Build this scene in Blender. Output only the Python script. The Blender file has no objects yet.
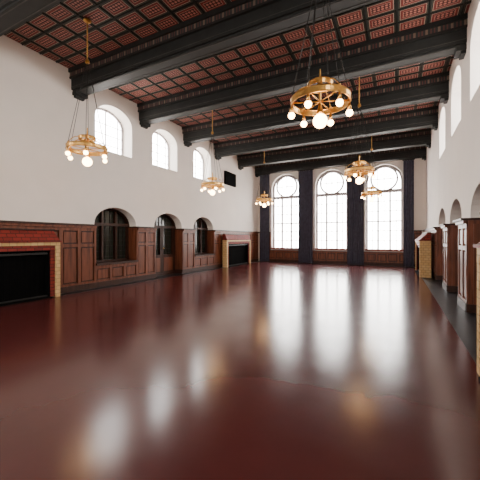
import bpy, bmesh, math
from mathutils import Vector, Matrix
S=1.6
XL,XR,YF,YB=-5.42,0.88,12.17,-3.0
ZC=4.15
TH=0.35
BEAMS=[-2.97,-1.29,0.39,2.07,3.75,5.43,7.10,8.78,10.45,12.03]
scn=bpy.context.scene
# ---------------------------------------------------------------- materials
def mat(name):
    m=bpy.data.materials.new(name); m.use_nodes=True
    nt=m.node_tree; b=nt.nodes['Principled BSDF']
    return m,nt,b
def N(nt,t,**k):
    n=nt.nodes.new(t)
    for a,v in k.items(): setattr(n,a,v)
    return n
def math_(nt,op,a,b=None):
    n=nt.nodes.new('ShaderNodeMath'); n.operation=op
    for i,v in enumerate((a,b)):
        if v is None: continue
        if isinstance(v,(int,float)): n.inputs[i].default_value=v
        else: nt.links.new(v,n.inputs[i])
    return n.outputs[0]
def ramp(nt,fac,stops,const=False):
    r=nt.nodes.new('ShaderNodeValToRGB')
    if const: r.color_ramp.interpolation='CONSTANT'
    e=r.color_ramp.elements
    while len(e)>1: e.remove(e[0])
    e[0].position=stops[0][0]; e[0].color=(*stops[0][1],1)
    for p,c in stops[1:]:
        x=e.new(p); x.color=(*c,1)
    nt.links.new(fac,r.inputs[0]); return r.outputs[0]
def simple(name,col,rough=.5,metal=0,noise=0,scale=5,bump=0,stretch=(1,1,1),spec=.5):
    m,nt,b=mat(name)
    b.inputs['Roughness'].default_value=rough; b.inputs['Metallic'].default_value=metal
    b.inputs['Specular IOR Level'].default_value=spec
    tc=N(nt,'ShaderNodeTexCoord'); mp=N(nt,'ShaderNodeMapping'); mp.inputs['Scale'].default_value=stretch
    nt.links.new(tc.outputs['Object'],mp.inputs[0])
    nz=N(nt,'ShaderNodeTexNoise'); nz.inputs['Scale'].default_value=scale; nz.inputs['Detail'].default_value=5
    nt.links.new(mp.outputs[0],nz.inputs['Vector'])
    c1=tuple(max(0,c*(1-noise)) for c in col); c2=tuple(min(1,c*(1+noise)) for c in col)
    nt.links.new(ramp(nt,nz.outputs[0],[(.3,c1),(.7,c2)]),b.inputs['Base Color'])
    if bump:
        bp=N(nt,'ShaderNodeBump'); bp.inputs['Strength'].default_value=bump; bp.inputs['Distance'].default_value=.02
        nt.links.new(nz.outputs[0],bp.inputs['Height']); nt.links.new(bp.outputs[0],b.inputs['Normal'])
    return m
M={}
M['plaster']=simple('plaster_white',(.85,.79,.73),.85,noise=.03,scale=1.2,bump=.04)
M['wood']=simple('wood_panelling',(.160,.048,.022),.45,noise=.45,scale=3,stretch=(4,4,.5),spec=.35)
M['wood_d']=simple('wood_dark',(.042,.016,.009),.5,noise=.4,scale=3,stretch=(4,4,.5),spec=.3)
M['beam']=simple('beam_charcoal',(.014,.0152,.0145),.6,noise=.2,scale=4,spec=.35)
M['black']=simple('soot_black',(.005,.005,.005),.95,spec=.03)
M['border']=simple('floor_slate_border',(.016,.016,.018),.35,noise=.3,scale=2,spec=.35)
M['brass']=simple('aged_brass',(.64,.36,.10),.30,metal=1,noise=.15,scale=20)
M['iron']=simple('dark_iron',(.03,.028,.026),.55,metal=.6)
M['frame']=simple('window_frame_paint',(.38,.35,.36),.5)
M['redp']=simple('window_frame_redwood',(.26,.07,.05),.5)
M['curtain']=simple('curtain_velvet',(.080,.078,.112),.85,noise=.2,scale=6,spec=.2)
def glassdark():
    m,nt,b=mat('dark_leaded_glass'); b.inputs['Base Color'].default_value=(.03,.034,.026,1); b.inputs['Roughness'].default_value=.15
    return m
M['dglass']=glassdark()
def bulb():
    m,nt,b=mat('bulb_glow'); b.inputs['Base Color'].default_value=(1,.85,.65,1)
    b.inputs['Emission Color'].default_value=(1,.60,.27,1); b.inputs['Emission Strength'].default_value=30
    return m
M['bulb']=bulb()
def brick(name,c1,c2,mort,w,h,rough=.65,ms=.008):
    m,nt,b=mat(name); b.inputs['Roughness'].default_value=rough; b.inputs['Specular IOR Level'].default_value=.25
    uv=N(nt,'ShaderNodeUVMap'); br=N(nt,'ShaderNodeTexBrick')
    nt.links.new(uv.outputs[0],br.inputs['Vector'])
    br.inputs['Color1'].default_value=(*c1,1); br.inputs['Color2'].default_value=(*c2,1); br.inputs['Mortar'].default_value=(*mort,1)
    br.inputs['Scale'].default_value=1; br.inputs['Brick Width'].default_value=w; br.inputs['Row Height'].default_value=h
    br.inputs['Mortar Size'].default_value=ms; br.inputs['Bias'].default_value=0
    nt.links.new(br.outputs['Color'],b.inputs['Base Color'])
    bp=N(nt,'ShaderNodeBump'); bp.inputs['Strength'].default_value=.4; bp.inputs['Distance'].default_value=.01; bp.invert=True
    nt.links.new(br.outputs['Fac'],bp.inputs['Height']); nt.links.new(bp.outputs[0],b.inputs['Normal'])
    return m
M['ytile']=brick('glazed_yellow_tile',(.58,.37,.15),(.64,.44,.21),(.40,.26,.12),.16,.10)
M['rtile']=brick('glazed_red_tile',(.24,.028,.018),(.15,.018,.013),(.06,.014,.010),.20,.09)
def floor_mat():
    m,nt,b=mat('polished_red_floor')
    tc=N(nt,'ShaderNodeTexCoord'); nz=N(nt,'ShaderNodeTexNoise'); nz.inputs['Scale'].default_value=.9; nz.inputs['Detail'].default_value=8; nz.inputs['Roughness'].default_value=.6
    nt.links.new(tc.outputs['Object'],nz.inputs['Vector'])
    nt.links.new(ramp(nt,nz.outputs[0],[(.2,(.070,.0150,.0145)),(.8,(.098,.0225,.0205))]),b.inputs['Base Color'])
    n2=N(nt,'ShaderNodeTexNoise'); n2.inputs['Scale'].default_value=2; n2.inputs['Detail'].default_value=6
    nt.links.new(tc.outputs['Object'],n2.inputs['Vector'])
    r=ramp(nt,n2.outputs[0],[(.2,(.16,)*3),(.8,(.22,)*3)])
    nt.links.new(r,b.inputs['Roughness'])
    bp=N(nt,'ShaderNodeBump'); bp.inputs['Strength'].default_value=.03; bp.inputs['Distance'].default_value=.02
    nt.links.new(n2.outputs[0],bp.inputs['Height']); nt.links.new(bp.outputs[0],b.inputs['Normal'])
    b.inputs['Specular IOR Level'].default_value=.40
    return m
M['floor']=floor_mat()
CA,CB=.40,.28
def ceil_mat():
    m,nt,b=mat('painted_coffer_ceiling'); b.inputs['Roughness'].default_value=.7
    tc=N(nt,'ShaderNodeTexCoord'); sp=N(nt,'ShaderNodeSeparateXYZ'); nt.links.new(tc.outputs['Object'],sp.inputs[0])
    x=math_(nt,'DIVIDE',sp.outputs[0],S); y=math_(nt,'DIVIDE',sp.outputs[1],S)
    u=math_(nt,'FRACT',math_(nt,'DIVIDE',math_(nt,'ADD',x,8.0),CA))
    v=math_(nt,'FRACT',math_(nt,'DIVIDE',math_(nt,'ADD',y,11.2-3.89),CB))
    au=math_(nt,'ABSOLUTE',math_(nt,'SUBTRACT',u,.5)); av=math_(nt,'ABSOLUTE',math_(nt,'SUBTRACT',v,.5))
    du=math_(nt,'MULTIPLY',math_(nt,'SUBTRACT',.5,au),CA); dv=math_(nt,'MULTIPLY',math_(nt,'SUBTRACT',.5,av),CB)
    d=math_(nt,'MINIMUM',du,dv); dd=math_(nt,'MULTIPLY',d,5)
    dark=(.012,.016,.013); red=(.19,.020,.018); cream=(.55,.34,.26)
    base=ramp(nt,dd,[(0,dark),(.10,(.08,.09,.07)),(.125,dark),(.19,cream),(.225,(.03,.035,.035)),(.26,red),(.38,cream),(.405,(.06,.010,.010))],True)
    su=math_(nt,'SINE',math_(nt,'MULTIPLY',u,math.pi*2*4)); sv=math_(nt,'SINE',math_(nt,'MULTIPLY',v,math.pi*2*3))
    pr=math_(nt,'MULTIPLY',su,sv)
    mask=math_(nt,'MULTIPLY',math_(nt,'GREATER_THAN',math_(nt,'ABSOLUTE',pr),.45),math_(nt,'GREATER_THAN',dd,.42))
    mx=N(nt,'ShaderNodeMix',data_type='RGBA'); nt.links.new(mask,mx.inputs[0]); nt.links.new(base,mx.inputs[6])
    mx.inputs[7].default_value=(.45,.18,.14,1)
    nt.links.new(mx.outputs[2],b.inputs['Base Color'])
    return m
M['ceil']=ceil_mat()
def stripe_mat():
    m,nt,b=mat('painted_frieze'); b.inputs['Roughness'].default_value=.6
    tc=N(nt,'ShaderNodeTexCoord'); sp=N(nt,'ShaderNodeSeparateXYZ'); nt.links.new(tc.outputs['Object'],sp.inputs[0])
    u=math_(nt,'FRACT',math_(nt,'MULTIPLY',sp.outputs[0],4))
    v=math_(nt,'ABSOLUTE',math_(nt,'SUBTRACT',u,.5))
    c=ramp(nt,v,[(0,(.16,.11,.08)),(.10,(.018,.02,.02)),(.3,(.09,.03,.028)),(.42,(.018,.02,.02))],True)
    nt.links.new(c,b.inputs['Base Color']); return m
M['frieze']=stripe_mat()
M['bline']=simple('beam_painted_line',(.035,.032,.028),.6,noise=.3,scale=8)
# ---------------------------------------------------------------- mesh builder
class MB:
    def __init__(s): s.bm=bmesh.new(); s.mats=[]
    def mi(s,k):
        if k not in s.mats: s.mats.append(k)
        return s.mats.index(k)
    def hexa(s,vs,k):
        v=[s.bm.verts.new(p) for p in vs]; i=s.mi(k)
        for f in ((0,3,2,1),(4,5,6,7),(0,1,5,4),(1,2,6,5),(2,3,7,6),(3,0,4,7)):
            fc=s.bm.faces.new([v[j] for j in f]); fc.material_index=i
    def box(s,a,b,k):
        x0,x1=sorted((a[0],b[0])); y0,y1=sorted((a[1],b[1])); z0,z1=sorted((a[2],b[2]))
        s.hexa([(x0,y0,z0),(x1,y0,z0),(x1,y1,z0),(x0,y1,z0),(x0,y0,z1),(x1,y0,z1),(x1,y1,z1),(x0,y1,z1)],k)
    def cyl(s,p0,p1,r,k,seg=8,r2=None):
        p0=Vector(p0);p1=Vector(p1);d=p1-p0;L=d.length; r2=r if r2 is None else r2
        q=d.to_track_quat('Z','Y').to_matrix().to_4x4()
        g=bmesh.ops.create_cone(s.bm,cap_ends=True,segments=seg,radius1=r,radius2=r2,depth=L,matrix=Matrix.Translation((p0+p1)/2)@q)
        i=s.mi(k)
        for v in g['verts']:
            for f in v.link_faces: f.material_index=i; f.smooth=len(f.verts)==4
    def sph(s,c,r,k,seg=16,sz=1):
        g=bmesh.ops.create_uvsphere(s.bm,u_segments=seg,v_segments=seg//2+2,radius=r,matrix=Matrix.Translation(c)@Matrix.Diagonal((1,1,sz,1)))
        i=s.mi(k)
        for v in g['verts']:
            for f in v.link_faces: f.material_index=i; f.smooth=True
    def lathe(s,prof,c,k,seg=32,closed=True):
        i=s.mi(k); rings=[]
        for a in range(seg):
            t=2*math.pi*a/seg
            rings.append([s.bm.verts.new((c[0]+r*math.cos(t),c[1]+r*math.sin(t),c[2]+z)) for r,z in prof])
        n=len(prof)
        for a in range(seg):
            A=rings[a];B=rings[(a+1)%seg]
            for j in range(n if closed else n-1):
                j2=(j+1)%n
                f=s.bm.faces.new((A[j],B[j],B[j2],A[j2])); f.material_index=i
    def torus(s,c,R,r,k,seg=32):
        s.lathe([(R+r*math.cos(t),r*math.sin(t)) for t in [i*math.pi/3 for i in range(6)]],c,k,seg)
    def strip(s,pts,w,mapf,d0,d1,k,closed=False):
        n=len(pts)
        segs=range(n if closed else n-1)
        for i in segs:
            a=Vector(pts[i]);b=Vector(pts[(i+1)%n]); t=(b-a).normalized(); nn=Vector((-t.y,t.x))*w/2; a2=a-t*w*.2; b2=b+t*w*.2
            q=[a2-nn,b2-nn,b2+nn,a2+nn]
            s.hexa([mapf(p.x,p.y,d0) for p in q]+[mapf(p.x,p.y,d1) for p in q],k)
    def done(s,name,loc=(0,0,0)):
        bmesh.ops.recalc_face_normals(s.bm,faces=s.bm.faces)
        bmesh.ops.scale(s.bm,vec=(S,S,S),verts=s.bm.verts)
        uvl=s.bm.loops.layers.uv.new('UVMap')
        for f in s.bm.faces:
            n=f.normal; ax=max(range(3),key=lambda i:abs(n[i]))
            for l in f.loops:
                c=l.vert.co
                l[uvl].uv=(c.y,c.z) if ax==0 else ((c.x,c.z) if ax==1 else (c.y,c.x))
        me=bpy.data.meshes.new(name); s.bm.to_mesh(me); s.bm.free()
        for k in s.mats: me.materials.append(M[k])
        o=bpy.data.objects.new(name,me); o.location=Vector(loc)*S
        scn.collection.objects.link(o); return o
FL=lambda u,z,w:(XL+w,u,z)
FR=lambda u,z,w:(XR-w,u,z)
FF=lambda u,z,w:(u,YF-w,z)
FBk=lambda u,z,w:(u,YB+w,z)
def pbox(mb,F,u0,u1,z0,z1,w0,w1,k): mb.box(F(u0,z0,w0),F(u1,z1,w1),k)
def arch(u0,u1,z0,zs,rise,n=16):
    c=(u0+u1)/2; r=(u1-u0)/2
    return [(u0,z0),(u1,z0)]+[(c+r*math.cos(math.pi*i/n),zs+rise*math.sin(math.pi*i/n)) for i in range(n+1)]
def wall(name,F,outer,holes,k='plaster'):
    cu=bpy.data.curves.new(name,'CURVE'); cu.dimensions='2D'; cu.fill_mode='BOTH'; cu.extrude=TH/2
    for pts in [outer]+holes:
        sp=cu.splines.new('POLY'); sp.points.add(len(pts)-1)
        for i,p in enumerate(pts): sp.points[i].co=(p[0],p[1],0,1)
        sp.use_cyclic_u=True
    o=bpy.data.objects.new('tmp',cu); scn.collection.objects.link(o)
    dg=bpy.context.evaluated_depsgraph_get()
    me=bpy.data.meshes.new_from_object(o.evaluated_get(dg))
    bpy.data.objects.remove(o)
    bm=bmesh.new(); bm.from_mesh(me)
    for v in bm.verts:
        v.co=Vector(F(v.co.x,v.co.y,v.co.z-TH/2))*S
    bmesh.ops.remove_doubles(bm,verts=bm.verts,dist=1e-4)
    bmesh.ops.recalc_face_normals(bm,faces=bm.faces)
    for f in bm.faces: f.smooth=False
    me2=bpy.data.meshes.new(name); bm.to_mesh(me2); bm.free(); me2.materials.append(M[k])
    ob=bpy.data.objects.new(name,me2); scn.collection.objects.link(ob); return ob
# ---------------------------------------------------------------- shell
UPW=[1.0,4.60,6.22,7.95]
UW,UZ0,UZS,UR=.96,2.84,3.50,.33
LOW=[(4.10,5.20,.48),(5.80,6.90,0),(7.46,8.56,.48)]
ROW=[(3.95,5.06,0),(5.68,6.85,0),(7.42,8.60,0)]
LZS,LR=1.30,.36
up=[arch(c-UW/2,c+UW/2,UZ0,UZS,UR) for c in UPW]
side_outer=[(YB-TH,-.05),(YF+TH,-.05),(YF+TH,ZC+.1),(YB-TH,ZC+.1)]
wall('wall_left',FL,side_outer,up+[arch(a,b,z if z else -.01,LZS,LR) for a,b,z in LOW])
wall('wall_right',FR,side_outer,up+[arch(a,b,z if z else -.01,LZS,LR) for a,b,z in ROW])
BW=[-4.15,-2.29,-.42]; BHW=.61; BZ0,BZS=.53,3.08
far_outer=[(XL,-.05),(XR,-.05),(XR,ZC+.1),(XL,ZC+.1)]
wall('wall_far',FF,far_outer,[arch(c-BHW,c+BHW,BZ0,BZS,.60,24) for c in BW])
wall('wall_back',FBk,far_outer,[arch(c-BHW,c+BHW,BZ0,BZS,.60,24) for c in BW])
mb=MB(); mb.box((XL+.25,YB,-.05),(.56,YF-.2,0),'floor'); mb.done('floor')
mb=MB(); mb.box((XL-TH,YB,-.05),(XL+.25,YF,0),'border'); mb.box((.56,YB,-.05),(XR+TH,YF,0),'border'); mb.box((XL+.25,YF-.2,-.05),(.56,YF,0),'border'); mb.done('trim_1_floor_border')
mb=MB(); mb.box((XL-TH,YB-TH,ZC),(XR+TH,YF+TH,ZC+.1),'ceil'); mb.done('ceiling')
mb=MB()
x=-8.0
while x<XR:
    if x>XL: mb.box((x-.009,YB,ZC-.012),(x+.009,YF,ZC),'beam')
    x+=CA
y=3.89-CB*30
while y<YF:
    if y>YB: mb.box((XL,y-.009,ZC-.011),(XR,y+.009,ZC),'beam')
    y+=CB
mb.done('trim_2_ceiling_ribs')
for y in BEAMS:
    mb=MB(); w=.14
    mb.box((XL,y-w,3.78),(XR,y+w,ZC),'beam')
    mb.box((XL,y-w+.03,3.75),(XR,y+w-.03,3.78),'beam')
    for s_ in (-1,1):
        mb.box((XL,y+s_*w,4.00),(XR,y+s_*(w+.03),ZC),'frieze')
        mb.box((XL,y+s_*(w+.03),4.08),(XR,y+s_*(w+.06),ZC),'beam')
        mb.box((XL,y+s_*w,3.97),(XR,y+s_*(w+.04),4.00),'beam')
        mb.box((XL,y+s_*.075,3.746),(XR,y+s_*.085,3.75),'bline')
        mb.box((XL,y+s_*w,3.82),(XR,y+s_*(w+.004),3.828),'bline')
    for X,d in ((XL,1),(XR,-1)):
        mb.box((X,y-w+.02,3.69),(X+d*.12,y+w-.02,3.75),'beam')
        mb.box((X,y-w+.05,3.65),(X+d*.06,y+w-.05,3.69),'beam')
    mb.done('ceiling_beam')
# ---------------------------------------------------------------- windows
wn=0
def arcpts(c,r,zs,rise,n=16): return [(c+r*math.cos(math.pi*i/n),zs+rise*math.sin(math.pi*i/n)) for i in range(n+1)]
def upper_window(F,c):
    global wn; wn+=1
    mb=MB(); h=UW/2; d0,d1=-.31,-.28
    pts=[(c-h+.02,UZ0+.02),(c+h-.02,UZ0+.02)]+arcpts(c,h-.02,UZS,UR-.02)
    mb.strip(pts,.04,F,d0,d1,'frame',True)
    for t in (-1/3,0,1/3):
        zt=UZS+UR*math.sqrt(1-(2*t)**2)
        mb.strip([(c+t*UW,UZ0+.02),(c+t*UW,zt-.02)],.010 if t else .022,F,d0+.01,d1,'frame')
    for z in (3.06,3.28,3.50):
        mb.strip([(c-h+.02,z),(c+h-.02,z)],.010,F,d0+.01,d1,'frame')
    mb.done('window_%d'%wn)
for F in (FL,FR):
    for c in UPW: upper_window(F,c)
def big_window(F,c):
    global wn; wn+=1
    mb=MB(); h=BHW; d0,d1=-.24,-.18; k='frame'
    pts=[(c-h+.03,BZ0+.03),(c+h-.03,BZ0+.03)]+arcpts(c,h-.03,BZS,.57,24)
    mb.strip(pts,.07,F,d0,d1,k,True)
    zt=2.72
    mb.strip([(c-h,zt),(c+h,zt)],.11,F,d0-.02,d1+.04,k)
    cz=zt+.46; R=.44
    ring=[(c+R*math.cos(2*math.pi*i/32),cz+R*math.sin(2*math.pi*i/32)) for i in range(32)]
    mb.strip(ring,.06,F,d0,d1+.01,k,True)
    mb.strip([(c,zt),(c,cz+R)],.026,F,d0,d1-.02,k); mb.strip([(c-R,cz),(c+R,cz)],.022,F,d0,d1-.02,k)
    mb.strip([(c-.22,zt+.1),(c-.22,cz+R*.85)],.016,F,d0,d1-.02,k); mb.strip([(c+.22,zt+.1),(c+.22,cz+R*.85)],.016,F,d0,d1-.02,k)
    for t in (-.2,.2): mb.strip([(c+t,BZ0),(c+t,zt)],.06,F,d0,d1+.01,k)
    for t in (-.4,0,.4): mb.strip([(c+t,BZ0),(c+t,zt)],.018,F,d0,d1-.02,k)
    for z in (.90,1.27,1.62,2.0,2.36): mb.strip([(c-h,z),(c+h,z)],.020 if z!=1.62 else .04,F,d0,d1-.02,k)
    mb.strip([(c-h,BZ0+.03),(c+h,BZ0+.03)],.06,F,-.3,.06,'redp')
    mb.done('window_%d'%wn)
for F in (FF,FBk):
    for c in BW: big_window(F,c)
def lower_window(F,a,b,z0,door=False):
    global wn
    mb=MB(); c=(a+b)/2; h=(b-a)/2-.01; zb=z0+.01
    pts=[(a+.01,zb),(b-.01,zb)]+arcpts(c,h,LZS,LR-.01)
    i=mb.mi('dglass' ); 
    for w in (-.30,-.34):
        f=mb.bm.faces.new([mb.bm.verts.new(F(p[0],p[1],w)) for p in pts]); f.material_index=i
    mb.strip(pts,.07,F,-.30,-.22,'wood_d',True)
    mb.strip([(a,LZS),(b,LZS)],.06,F,-.30,-.21,'wood_d')
    if door:
        for s_ in (0,1):
            u0=a+.05+s_*(h-.04); u1=u0+h-.05
            pbox(mb,F,u0,u1,.01,.55,-.29,-.235,'wood_d')
            pbox(mb,F,u0+.07,u1-.07,.1,.47,-.235,-.225,'wood')
            pbox(mb,F,u0,u0+.06,.55,LZS,-.29,-.235,'wood_d'); pbox(mb,F,u1-.06,u1,.55,LZS,-.29,-.235,'wood_d')
        mb.sph(F(c+.03,.72,-.21),.02,'brass',8)
    else:
        for t in (-1/6,1/6): mb.strip([(c+t*2*h,zb),(c+t*2*h,LZS+LR*.8)],.045,F,-.30,-.225,'wood_d')
    n=9
    for q in range(1,n):
        u=a+(b-a)*q/n; zt=LZS+LR*math.sqrt(max(0,1-((u-c)/h)**2))-.02
        mb.strip([(u,max(zb,.55 if door else 0)),(u,zt)],.010,F,-.30,-.285,'iron')
    z=zb+.1
    while z<LZS+LR-.05:
        hh=h if z<LZS else h*math.sqrt(1-((z-LZS)/LR)**2)
        if not(door and z<.55): mb.strip([(c-hh,z),(c+hh,z)],.010,F,-.30,-.285,'iron')
        z+=.12
    return mb
dn=0
for F,L in ((FL,LOW),(FR,ROW)):
    for a,b,z in L:
        if z: wn+=1; lower_window(F,a,b,z).done('window_%d'%wn)
        else: dn+=1; lower_window(F,a,b,z,True).done('door_%d'%dn)
# ---------------------------------------------------------------- wainscot
def panel_run(mb,F,u0,u1,z0,z1,cap=True,pw=.36,base=True):
    k='wood'
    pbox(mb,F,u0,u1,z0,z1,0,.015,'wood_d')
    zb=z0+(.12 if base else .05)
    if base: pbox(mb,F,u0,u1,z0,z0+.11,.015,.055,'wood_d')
    n=max(1,round((u1-u0)/pw)); w=(u1-u0)/n; st=.035
    tall=z1-z0>.8
    zr=[zb,z1-.05] if not tall else [zb,z0+.86,z1-.07]
    for i in range(n+1):
        u=u0+i*w; pbox(mb,F,max(u0,u-st),min(u1,u+st),zb-.01,z1,.015,.045,k)
    for z in zr: pbox(mb,F,u0,u1,z-.03,z+.03,.015,.043,k)
    for i in range(n):
        for j in range(len(zr)-1):
            pbox(mb,F,u0+i*w+.06,u0+(i+1)*w-.06,zr[j]+.055,zr[j+1]-.055,.015,.032,k)
    if cap:
        pbox(mb,F,u0,u1,z1-.04,z1,.015,.08,k); pbox(mb,F,u0,u1,z1,z1+.03,0,.11,'wood_d')
ZW=1.24
def side(F,arches,name,fire):
    mb=MB(); u=YB
    for a,b,z in arches:
        panel_run(mb,F,u,a,0,ZW)
        if z: 
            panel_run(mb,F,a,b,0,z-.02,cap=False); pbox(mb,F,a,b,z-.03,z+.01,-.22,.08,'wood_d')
        for e,s_ in ((a,1),(b,-1)):
            pbox(mb,F,e,e+s_*.02,z+.01,ZW,-.22,.03,'wood')
            pbox(mb,F,e+s_*.02,e+s_*.035,z+.12 if not z else z+.05,ZW-.05,-.18,-.03,'wood')
            pbox(mb,F,e,e+s_*.035,ZW,ZW+.03,-.24,.11,'wood_d')
            if not z: pbox(mb,F,e,e+s_*.03,0.0,.11,-.22,.05,'wood_d')
        u=b
    panel_run(mb,F,u,YF-.02,0,ZW)
    mb.done(name)
side(FL,LOW,'trim_3_wainscot_left',None)
side(FR,ROW,'trim_4_wainscot_right',None)
mb=MB(); panel_run(mb,FF,XL+.12,XR-.12,0,.5,cap=False)
panel_run(mb,FF,XL+.12,-4.80,.5,ZW,base=False); panel_run(mb,FF,.22,XR-.12,.5,ZW,base=False)
mb.done('trim_5_wainscot_far')
# ---------------------------------------------------------------- fireplaces
def fireplace(F,c,half,dep):
    mb=MB(); u0,u1=c-half,c+half; H=.93; w0=.115
    y='ytile'; r='rtile'; a=.08; e2=.15
    for s_,e in ((1,u0),(-1,u1)):
        pbox(mb,F,e,e+s_*a,0,H,w0,dep,y)
        pbox(mb,F,e+s_*a,e+s_*e2,0.02,H-.06,w0,dep-.02,r)
    pbox(mb,F,u0+a,u1-a,H-.05,H,w0,dep,y)
    pbox(mb,F,u0+e2,u1-e2,H-.13,H-.05,w0,dep-.02,r)
    pbox(mb,F,u0+e2,u1-e2,.02,H-.13,w0,w0+.02,'black')
    pbox(mb,F,u0+e2,u1-e2,0,.02,w0,dep+.02,'black')
    for e,s_ in ((u0+e2,1),(u1-e2,-1)): pbox(mb,F,e,e+s_*.015,.02,H-.13,w0,dep-.04,'black')
    pbox(mb,F,u0+e2,u1-e2,H-.15,H-.13,w0,dep-.04,'black')
    n=20
    for i in range(n+1):
        u=u0+.19+(u1-u0-.38)*i/n; pbox(mb,F,u-.003,u+.003,.04,H-.18,dep-.07,dep-.064,'black')
    pbox(mb,F,u0+.18,u1-.18,H-.20,H-.17,dep-.08,dep-.055,'iron'); pbox(mb,F,u0+.18,u1-.18,.03,.05,dep-.08,dep-.055,'iron')
    pbox(mb,F,u0-.015,u1+.015,H,H+.025,w0,dep+.02,r)
    z0=H+.025; z1=1.13
    P=[F(u0,z0,w0),F(u1,z0,w0),F(u1,z0,dep),F(u0,z0,dep),F(u0+.06,z1,w0),F(u1-.06,z1,w0),F(u1-.06,z1,w0+.07),F(u0+.06,z1,w0+.07)]
    mb.hexa(P,r)
    pbox(mb,F,u0+.04,u1-.04,z1,z1+.02,w0,w0+.09,'wood_d')
    mb.done('fireplace')
fireplace(FL,2.27,.95,.29)
fireplace(FL,9.92,.95,.29)
fireplace(FR,1.88,.95,.35)
fireplace(FR,9.92,.95,.37)
# ---------------------------------------------------------------- curtains
def curtain(x0,x1):
    mb=MB(); nu=72; nz=10; z0,z1=.015,3.70; i=mb.mi('curtain'); folds=max(3,round((x1-x0)/.085)); g=[]
    for a in range(nu+1):
        t=a/nu; row=[]
        for b in range(nz+1):
            s_=b/nz; z=z0+(z1-z0)*s_
            amp=.035*(1-.3*s_); 
            yy=YF-.13-amp*math.cos(2*math.pi*folds*t+.5*math.sin(3*s_))
            xx=x0+(x1-x0)*t
            row.append(mb.bm.verts.new((xx,yy,z)))
        g.append(row)
    for a in range(nu):
        for b in range(nz):
            f=mb.bm.faces.new((g[a][b],g[a+1][b],g[a+1][b+1],g[a][b+1])); f.material_index=i; f.smooth=True
    mb.cyl((x0-.03,YF-.13,3.715),(x1+.03,YF-.13,3.715),.015,'iron')
    o=mb.done('curtain'); 
for a,b in ((-5.24,-4.80),(-3.54,-2.96),(-1.66,-1.08),(.20,.52)): curtain(a,b)
# ---------------------------------------------------------------- vent grille
mb=MB(); pbox(mb,FL,9.3,10.05,2.93,3.36,0,.03,'black')
for i in range(7): pbox(mb,FL,9.33,10.02,2.97+i*.055,2.99+i*.055,.03,.05,'black')
for a,b,c,d in ((9.28,10.07,2.91,2.95),(9.28,10.07,3.34,3.38),(9.28,9.32,2.91,3.38),(10.03,10.07,2.91,3.38)): pbox(mb,FL,a,b,c,d,0,.055,'black')
mb.done('vent_grille')
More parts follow.
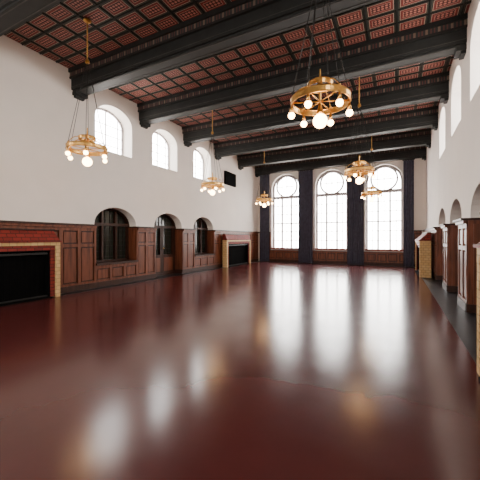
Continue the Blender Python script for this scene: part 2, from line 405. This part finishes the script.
# ---------------------------------------------------------------- chandeliers
def chandelier_mesh():
    mb=MB(); R=.265; B='brass'; top=ZC-2.28
    mb.lathe([(R,-.022),(R+.006,-.022),(R+.006,.028),(R,.028)],(0,0,0),B,48)
    mb.torus((0,0,-.022),R+.003,.007,B,48); mb.torus((0,0,.028),R+.003,.007,B,48)
    mb.lathe([(.11,.13),(.116,.13),(.116,.165),(.11,.165)],(0,0,0),B,32)
    mb.torus((0,0,.17),.113,.006,B,32)
    mb.lathe([(0.001,-.125),(.02,-.125),(.035,-.105),(.022,-.06),(.012,-.02),(.012,.10),(.03,.13),(.025,.17),(.010,.2),(.007,.30),(0.001,.31)],(0,0,0),B,20,False)
    for i in range(6):
        t=math.radians(60*i+20); c,s_=math.cos(t),math.sin(t)
        mb.cyl((0,0,0),(R*c,R*s_,0),.006,B)
        pr=None
        for q in range(7):
            f=q/6; r=.113+(R-.113)*f; z=.15-.115*f**2.2
            p=(r*c,r*s_,z)
            if pr: mb.cyl(pr,p,.005,B,6)
            pr=p
        mb.cyl((R*c,R*s_,-.095),(R*c,R*s_,-.022),.022,B,12,r2=.009)
        mb.sph((R*c,R*s_,-.118),.032,'bulb',14)
        mb.cyl((R*c,R*s_,.035),(.012*c,.012*s_,1.25),.0035,'iron',6)
        mb.sph((R*c,R*s_,.038),.012,B,8)
    mb.sph((0,0,-.182),.066,'bulb',20)
    mb.lathe([(.001,1.22),(.03,1.24),(.03,1.27),(.012,1.30),(.001,1.30)],(0,0,0),B,14,False)
    z=1.29
    while z<top-.06:
        mb.sph((0,0,z+.02),.011,B,8,1.9); z+=.034
    mb.lathe([(.001,top-.06),(.03,top-.05),(.055,top-.03),(.055,top-.029)],(0,0,0),B,20,False)
    mb.cyl((0,0,top-.032),(0,0,top-.013),.05,B,16)
    return mb
first=None
for X in (-.64,-3.96):
    for Y in (2.88,6.22,9.45):
        if first is None:
            first=chandelier_mesh().done('chandelier',(X,Y,2.28))
        else:
            o=bpy.data.objects.new('chandelier',first.data); o.location=(X*S,Y*S,2.28*S); scn.collection.objects.link(o)
# ---------------------------------------------------------------- world & light
w=bpy.data.worlds.new('daylight'); scn.world=w; w.use_nodes=True; nt=w.node_tree
bg=nt.nodes['Background']
tc=N(nt,'ShaderNodeTexCoord'); sp=N(nt,'ShaderNodeSeparateXYZ'); nt.links.new(tc.outputs['Generated'],sp.inputs[0])
f=math_(nt,'ADD',math_(nt,'MULTIPLY',sp.outputs[2],.5),.5)
c=ramp(nt,f,[(.0,(.62,.55,.49)),(.46,(.8,.75,.70)),(.54,(1,.97,.93)),(1,(.94,.96,.98))])
# brighter sky on the far-window side (+Y)
g=math_(nt,'ADD',math_(nt,'MULTIPLY',sp.outputs[1],8.0),22.0)
nt.links.new(c,bg.inputs[0]); nt.links.new(g,bg.inputs[1])
def portal(F,c,hw,z0,z1,out):
    l=bpy.data.lights.new('window_portal','AREA'); l.shape='RECTANGLE'; l.size=2*hw*S; l.size_y=(z1-z0)*S; l.cycles.is_portal=True
    o=bpy.data.objects.new('window_portal',l); o.location=Vector(F(c,(z0+z1)/2,-.36))*S
    d=Vector(F(c,0,1))-Vector(F(c,0,0))
    o.rotation_euler=d.to_track_quat('-Z','Z').to_euler(); scn.collection.objects.link(o)
for c_ in BW: portal(FF,c_,BHW,BZ0,3.7,1); portal(FBk,c_,BHW,BZ0,3.7,1)
for F in (FL,FR):
    for c_ in UPW: portal(F,c_,UW/2,UZ0,UZS+UR,1)
# ---------------------------------------------------------------- camera
cd=bpy.data.cameras.new('camera'); cd.sensor_width=36; cd.lens=36*304/480; cd.shift_y=-.004
co=bpy.data.objects.new('camera',cd); co.location=(0,0,S); co.rotation_euler=(math.radians(90),0,math.radians(27.3))
cd.clip_end=200
scn.collection.objects.link(co); scn.camera=co
